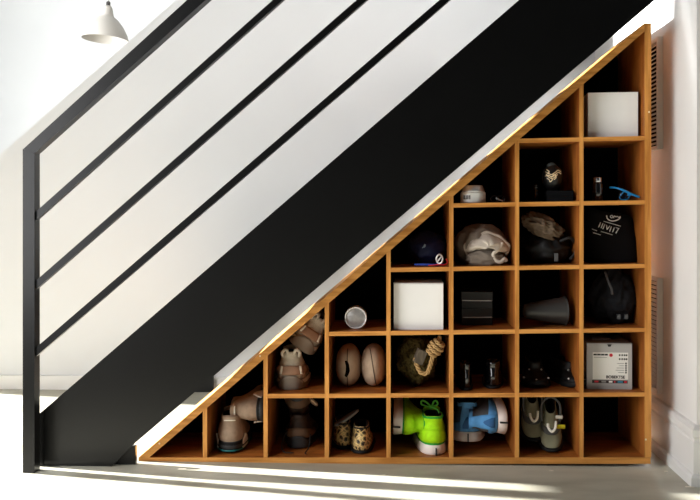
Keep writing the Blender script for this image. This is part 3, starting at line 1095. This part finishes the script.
t = thing('scarf', 'rumpled brown scarf lying over the black shoulder bag', 'scarf', (q.x, 0.085, pl.z + 0.080))
obj('cloth', b, mat('brown_scarf_cloth', (104, 88, 72), 0.9, 0.1, var=0.25, vscale=(40, 40, 40)), t, True, local=True)

# navy bag with carabiner in the slope cubby of the fourth row
pl = place(424, 3, 0.14)
NAVY = mat('navy_nylon', (18, 26, 62), 0.6, 0.3, bump=0.2, bscale=200)
t = thing('navy_bag', 'soft navy blue bag slumped under the sloping board', 'bag', pl)
b = crumple(0.056, 0.06, 0.050, 14, 0.15, 1.7, 4)
for v in b.verts:
    v.co.x += 0.012
obj('body', b, NAVY, t, True, local=True)
obj('emblem', prism(BM(), [(-0.008, 0.048), (0.000, 0.060), (0.004, 0.056), (0.000, 0.050)], -0.060, -0.056), mat('pale_blue_print', (120, 140, 160), 0.5), t, local=True)
obj('cord', tube(BM(), smooth_path([(-0.03, -0.085, 0.004), (0.00, -0.098, 0.005), (0.03, -0.100, 0.004), (0.05, -0.095, 0.006)], 5), 0.003, 6), mat('bright_blue_cord', (40, 80, 190), 0.6), t, True, local=True)
q = at(439.5, 258.5, 0.03)
zz = floor_z(3, q.x)
t = thing('carabiner', 'silver carabiner clip on a red cord beside the navy bag', 'clip', (q.x, 0.03, zz))
obj('ring', tube(BM(), [(0.0085 * math.cos(a), 0.002 * math.sin(2 * a), 0.020 + 0.012 * math.sin(a)) for a in [i * math.pi / 12 for i in range(24)]], 0.0024, 8, True), STUD, t, True, local=True)
obj('gate', tube(BM(), [(-0.006, -0.001, 0.012), (0.006, -0.001, 0.028)], 0.002, 8), STUD, t, True, local=True)
obj('cord', tube(BM(), smooth_path([(-0.030, 0.004, 0.002), (-0.014, 0.0, 0.0035), (0.0, -0.002, 0.005), (0.012, 0.0, 0.004), (0.022, 0.006, 0.010), (0.018, 0.008, 0.02)], 5), 0.002, 6), mat('red_cord', (196, 26, 36), 0.6), t, True, local=True)

# black mesh bag
pl = place(613, 2, 0.125)
MESH = mat('black_mesh_cloth', (26, 27, 32), 0.8, 0.2, bump=0.6, bscale=900)
t = thing('mesh_bag', 'upright black mesh bag with two small buckles near its base', 'bag', pl)
obj('body', crumple(0.064, 0.062, 0.082, 21, 0.2, 1.9, 5, cone=0.25), MESH, t, True, local=True)
for dx, dz in ((-0.004, 0.026), (0.016, 0.026)):
    obj('buckle', box(BM(), dx - 0.004, dx + 0.004, -0.082, -0.072, dz - 0.007, dz + 0.005), mat('grey_buckle', (84, 86, 88), 0.4), t, bevel=0.001, local=True)
obj('drawstring', tube(BM(), smooth_path([(-0.035, -0.055, 0.145), (-0.030, -0.07, 0.12), (-0.022, -0.074, 0.10), (-0.02, -0.072, 0.085)], 4), 0.003, 6), mat('grey_drawstring', (70, 70, 72), 0.8), t, True, local=True)

# black printed drawstring sack (fourth row, right)
pl = place(616, 3, 0.05)
SACK = mat('black_cotton_sack', (12, 12, 14), 0.85, 0.15)
t = thing('printed_sack', 'black cotton sack with white printed emblem and slanted lettering', 'bag', pl)
b = BM()
rings = []
for i in range(11):
    v = i / 10
    z = 0.138 * v
    hw = interp(v, [(0, 0.070), (0.3, 0.076), (0.7, 0.074), (0.9, 0.070), (1, 0.066)])
    rings.append([(hw * sgnpow(math.sin(u), 0.5) + 0.002, 0.09 - 0.085 * sgnpow(math.cos(u), 0.55) + 0.04 * v + 0.004 * noise.noise(Vector((math.sin(u) * 2, v * 4, 3))), z + (0.020 * math.sin(u) * -v if v > 0.5 else 0)) for u in [2 * math.pi * j / 32 for j in range(32)]])
loft(b, rings)
obj('body', b, SACK, t, True, local=True)
INKW = mat('white_screen_print', (228, 228, 224), 0.6)


def sackpt(px, py):
    # printed side leans back as it rises
    d = ray(px, py)
    n = Vector((0, -1, 0.29)).normalized()
    o = Vector(pl) + Vector((0, -0.0035, 0))
    k = (o - CAM).dot(n) / d.dot(n)
    return CAM + d * k - Vector(pl)


b = BM()
tube(b, smooth_path([sackpt(x, y) for x, y in ((606.6, 215.5), (607.6, 218.8), (611, 220.8), (615.5, 220.6), (619.3, 218.8), (620.2, 216.8))], 4), 0.0016, 6)
obj('print_arc', b, INKW, t, True, local=True)
b = BM()
tube(b, [sackpt(611.6 + 1.3 * math.cos(a), 216.6 + 1.3 * math.sin(a)) for a in [i * math.pi / 5 for i in range(10)]], 0.0009, 6, True)
tube(b, smooth_path([sackpt(x, y) for x, y in ((613.6, 218), (614.4, 215.8), (616, 217), (617.4, 216.2), (618.6, 217.4), (620.6, 216.2))], 3), 0.0010, 6)
obj('print_badge', b, INKW, t, True, local=True)
b = BM()
for (x0, y0, x1, y1) in ((600.6, 222.4, 598.6, 227.2), (603.0, 223.2, 601.2, 228.0), (605.0, 224.0, 602.8, 229.0), (606.6, 225.0, 607.0, 229.6), (607.0, 229.6, 609.8, 226.0),
                         (611.4, 226.6, 609.6, 231.6), (614.4, 227.4, 612.6, 232.0), (618.6, 228.6, 615.8, 233.2)):
    tube(b, [sackpt(x0, y0), sackpt(x1, y1)], 0.0013, 6)
obj('print_letters', b, INKW, t, True, local=True)
b = BM()
for (x0, y0, x1, y1) in ((603.6, 221.2, 620.8, 226.2), (601.0, 231.4, 612.4, 234.8), (592.0, 229.0, 597.0, 230.8), (593.0, 232.6, 600.8, 235.0), (615.6, 227.6, 619.4, 228.6)):
    tube(b, [sackpt(x0, y0), sackpt(x1, y1)], 0.0008, 6)
obj('print_lines', b, INKW, t, True, local=True)

# ------------------------------------------------------------------ black things
# two folded black cases, third row
pl = place(477, 2, 0.10)
for k, (z0, lab) in enumerate(((0.006, 'flat glossy black case at the bottom of a stack of two'), (0.048, 'flat glossy black case on top of another black case'))):
    t = thing('black_case', lab, 'case', (pl.x, 0.10, pl.z + (0.0 if k == 0 else 0.0465)), rotm(0, 0, 4 - 9 * k), 'black cases')
    b = box(BM(), -0.042, 0.042, 0, 0.13, 0, 0.022)
    obj('base', b, MATTE, t, bevel=0.005, local=True)
    b = box(BM(), -0.043, 0.043, -0.001, 0.131, 0.0225, 0.046)
    obj('lid', b, MATTE, t, bevel=0.006, local=True)
    obj('edge_glint', tube(BM(), smooth_path([(-0.041, -0.002, 0.0225), (0, -0.0035, 0.0225), (0.041, -0.002, 0.0225)], 4), 0.0014, 6), mat('pale_glint', (190, 190, 190), 0.3), t, True, local=True)  # pale tube drawn as a painted glint along the lid

# tapered black cup lying on its side, third row
pl = place(545, 2, 0.07)
t = thing('tapered_cup', 'tapered black plastic cup lying on its side', 'cup', pl, rotm(0, 0, 6))
SATIN = mat('satin_black_plastic', (48, 47, 46), 0.45, 0.5)
obj('shell', lathe(BM(), [(0.014, -0.060), (0.019, -0.057), (0.023, -0.040), (0.0375, 0.050), (0.039, 0.054), (0.037, 0.055), (0.034, 0.048), (0.018, -0.04)], 36, (0, 0, 0.0408), 'x'), SATIN, t, True, local=True)
obj('rim', tube(BM(), [(0.054, 0.0385 * math.cos(a), 0.0408 + 0.0385 * math.sin(a)) for a in [i * math.pi / 18 for i in range(36)]], 0.0022, 8, True), SATIN, t, True, local=True)

# black purse with gold embroidery, resting on black patent shoes (fifth row)
GOLD = mat('gold_embroidery', (245, 222, 180), 0.5)
pl = place(553, 4, 0.065)
t = thing('jewel_case', 'low glossy black case under the embroidered pouch', 'case', pl)
obj('base', box(BM(), -0.022, 0.048, -0.03, 0.06, 0, 0.014), PATENT, t, bevel=0.003, local=True)
obj('lid', box(BM(), -0.023, 0.049, -0.031, 0.061, 0.0145, 0.030), PATENT, t, bevel=0.004, local=True)
t = thing('embroidered_pouch', 'round black pouch with gold embroidery resting on a black case', 'pouch', (at(552.5, 170, 0.07).x, 0.075, pl.z + 0.0302))
b = BM()
bmesh.ops.create_uvsphere(b, u_segments=28, v_segments=18, radius=1)
for v in b.verts:
    v.co = Vector((v.co.x * 0.028, v.co.y * 0.026, v.co.z * 0.038 + 0.0375))
    if v.co.z > 0.066:
        v.co.x *= 0.85
obj('body', b, mat('black_satin', (16, 17, 18), 0.35, 0.5), t, True, local=True)
obj('crown', lathe(BM(), [(0.014, 0.0), (0.013, 0.006), (0.008, 0.011), (0.002, 0.012)], 20, (-0.002, 0, 0.066)), mat('grey_satin', (70, 82, 84), 0.4), t, True, local=True)
b = BM()


def onb(x, z, off=0.0008):
    k = 1 - (x / 0.028) ** 2 - ((z - 0.0375) / 0.038) ** 2
    return (x, -0.026 * math.sqrt(max(k, 0.0)) - off, z)


rnd = random.Random(4)
for pth in ([(-0.021, 0.052), (-0.014, 0.047), (-0.006, 0.044), (0.004, 0.050), (0.012, 0.056), (0.020, 0.052)],
            [(-0.022, 0.040), (-0.014, 0.042), (-0.006, 0.038), (0.002, 0.042), (0.012, 0.050), (0.021, 0.046)],
            [(-0.018, 0.034), (-0.012, 0.030), (-0.010, 0.024), (-0.004, 0.030), (-0.008, 0.036)], [(-0.018, 0.058), (-0.012, 0.052), (-0.016, 0.046)],
            [(0.0, 0.030), (0.006, 0.036), (0.002, 0.044), (-0.004, 0.040)], [(-0.02, 0.046), (-0.012, 0.036), (-0.002, 0.034), (0.010, 0.044)]):
    tube(b, smooth_path([onb(x, z) for x, z in pth], 4), 0.0014, 6)
obj('embroidery', b, GOLD, t, True, local=True)
pump('court_shoe', 'glossy black court shoe beside the embroidered pouch', 537, 4, 0.085, 0, 0.024, 0.042, None)

# black flask and blue-handled scissors (fifth row, right)
pl = place(597.5, 4, 0.05)
t = thing('flask', 'slim glossy black flask standing beside blue spectacles', 'flask', pl)
obj('body', lathe(BM(), [(0.011, 0), (0.0135, 0.003), (0.0135, 0.046), (0.011, 0.051)], 28), PATENT, t, True, local=True)
obj('cap', lathe(BM(), [(0.0105, 0.0505), (0.0115, 0.052), (0.0115, 0.063), (0.009, 0.065), (0.001, 0.065)], 28), mat('chrome_cap', (200, 202, 206), 0.2, metal=0.95), t, True, local=True)
pl = place(625, 4, 0.05)
CYAN = mat('bright_blue_plastic', (30, 140, 205), 0.35)
t = thing('blue_spectacles', 'bright blue framed spectacles folded on the shelf', 'glasses', pl)
obj('temple', tube(BM(), smooth_path([(-0.036, 0.02, 0.036), (-0.026, 0.0, 0.035), (-0.010, -0.012, 0.029), (0.012, -0.016, 0.018), (0.034, -0.018, 0.009)], 6), 0.0026, 8, r2=0.0032), CYAN, t, True, local=True)
obj('front_frame', tube(BM(), smooth_path([(-0.014, -0.004, 0.012), (-0.004, -0.006, 0.024), (0.010, -0.006, 0.016), (0.006, -0.004, 0.004), (-0.010, -0.002, 0.003), (-0.016, -0.004, 0.010)], 5), 0.0015, 6), CYAN, t, True, local=True)
obj('hinge', box(BM(), 0.004, 0.012, -0.016, -0.008, 0.013, 0.021), CYAN, t, bevel=0.001, local=True)
obj('lens', lathe(BM(), [(0.0009, 0), (0.014, 0.0004), (0.014, 0.002), (0.0009, 0.0024)], 24, (0.0, 0.008, 0.0145), 'y'), mat('dark_lens', (12, 20, 30), 0.1), t, True, local=True)

# ------------------------------------------------------------------ wall vents
VENTM = mat('painted_vent_metal', (214, 208, 200), 0.45)
DARKV = mat('dark_duct', (10, 9, 9), 0.9, 0.05)


def vent(label, y0, y1):
    dv = ray(663.0, 200)
    Ya = XW / dv.x * dv.y - DIST
    Yb = Ya + 0.20
    Ym = Ya + 0.05
    zt, zb = at(656, y0, Ym).z, at(656, y1, Ym).z
    t = thing('wall_vent', label, 'vent', (XW, (Ya + Yb) / 2, zb))
    hy, H_ = (Yb - Ya) / 2, zt - zb
    obj('duct', box(BM(), -0.003, -0.0005, -hy + 0.01, hy - 0.01, 0.006, H_ - 0.006), DARKV, t, local=True)
    b = BM()
    box(b, -0.016, 0, -hy, -hy + 0.008, -0.006, H_ + 0.006)
    box(b, -0.016, 0, hy - 0.008, hy, -0.006, H_ + 0.006)
    box(b, -0.014, 0, -hy + 0.008, hy - 0.008, H_ - 0.004, H_ + 0.006)
    box(b, -0.014, 0, -hy + 0.008, hy - 0.008, -0.006, 0.004)
    obj('frame', b, VENTM, t, local=True)
    n = 24
    b = BM()
    prism(b, [(-0.013, -0.0025), (-0.0115, -0.0035), (-0.0035, 0.0035), (-0.005, 0.0045)], -hy + 0.02, hy - 0.009)
    o0 = obj('slat', b, VENTM, t, local=True)
    o0.location.z = 0.012
    for i in range(1, n):
        o = o0.copy()
        COL.objects.link(o)
        o.parent = t
        o.location.z = 0.012 + i * (H_ - 0.024) / (n - 1)
    obj('screw', lathe(BM(), [(0.0022, -0.0172), (0.0028, -0.0160), (0.0028, -0.012)], 10, (0, -hy + 0.004, H_ * 0.5), 'x'), STUD, t, local=True)
    return t


vent('louvred wall vent high beside the top of the shelf', 42, 148)
vent('louvred wall vent low on the wall above the baseboard', 279, 388)

# ------------------------------------------------------------------ pendant lamp
YL = 2.9
pc = at(105.5, 38, YL)
px2m = (YL + DIST) / F
t = thing('pendant_lamp', 'white bell-shaped pendant lamp hanging on a cord in the bright room beyond', 'lamp', pc)
LAMPW = mat('white_enamel', (158, 153, 146), 0.4)
R0 = 23.5 * px2m
obj('shade', (lambda b: (lathe(b, [(R0, -0.010), (R0 * 0.93, 0.022), (R0 * 0.72, 0.072), (R0 * 0.47, 0.112), (R0 * 0.30, 0.128), (R0 * 0.265, 0.140), (R0 * 0.20, 0.180), (R0 * 0.13, 0.195),
                        (R0 * 0.10, 0.190), (R0 * 0.23, 0.136), (R0 * 0.44, 0.108), (R0 * 0.69, 0.068), (R0 * 0.90, 0.020), (R0 * 0.975, -0.010)], 40, cap0=False, cap1=False), b)[1])(BM()), LAMPW, t, True, local=True)
obj('socket', lathe(BM(), [(0.010, 0.185), (0.013, 0.19), (0.013, 0.215), (0.006, 0.222)], 16), mat('dark_socket', (40, 36, 34), 0.5), t, True, local=True)
obj('cord', tube(BM(), [(0, 0, 0.22), (0, 0, 2.9 - pc.z)], 0.004, 8), mat('grey_cord', (170, 168, 166), 0.6), t, local=True)
b = BM()
bmesh.ops.create_uvsphere(b, u_segments=16, v_segments=10, radius=0.03, matrix=Matrix.Translation((0, 0, 0.05)))
obj('bulb', b, mat('frosted_bulb', (240, 238, 230), 0.3), t, True, local=True)
t.rotation_euler = rotm(-2, 4, 0)

# ------------------------------------------------------------------ chips on the floor, the first one a painted sun fleck
CHIP = mat('pale_chip', (232, 224, 206), 0.6)
for px, py, s_, lab in ((182, 469, 0.011, 'pale patch painted for a sun fleck on the floor below the first divider'), (551.5, 471, 0.005, 'small pale chip on the floor below the sandals'),
                        (384.5, 475, 0.004, 'tiny pale chip on the floor below the green shoes'), (666, 471.5, 0.004, 'tiny pale chip on the floor by the baseboard'),
                        (689.5, 487.0, 0.010, 'pale flake at the foot of the baseboard corner')):
    p = ground(px, py)
    b = BM()
    prism(b, [(-s_, 0), (s_ * 0.9, 0), (s_ * 1.1, 0.0012), (-s_ * 0.8, 0.0015)], -s_ * 0.35, s_ * 0.4)
    b.transform(Matrix.Translation(p))
    tag(obj('chip_and_sun_fleck', b, CHIP), lab, 'chip')
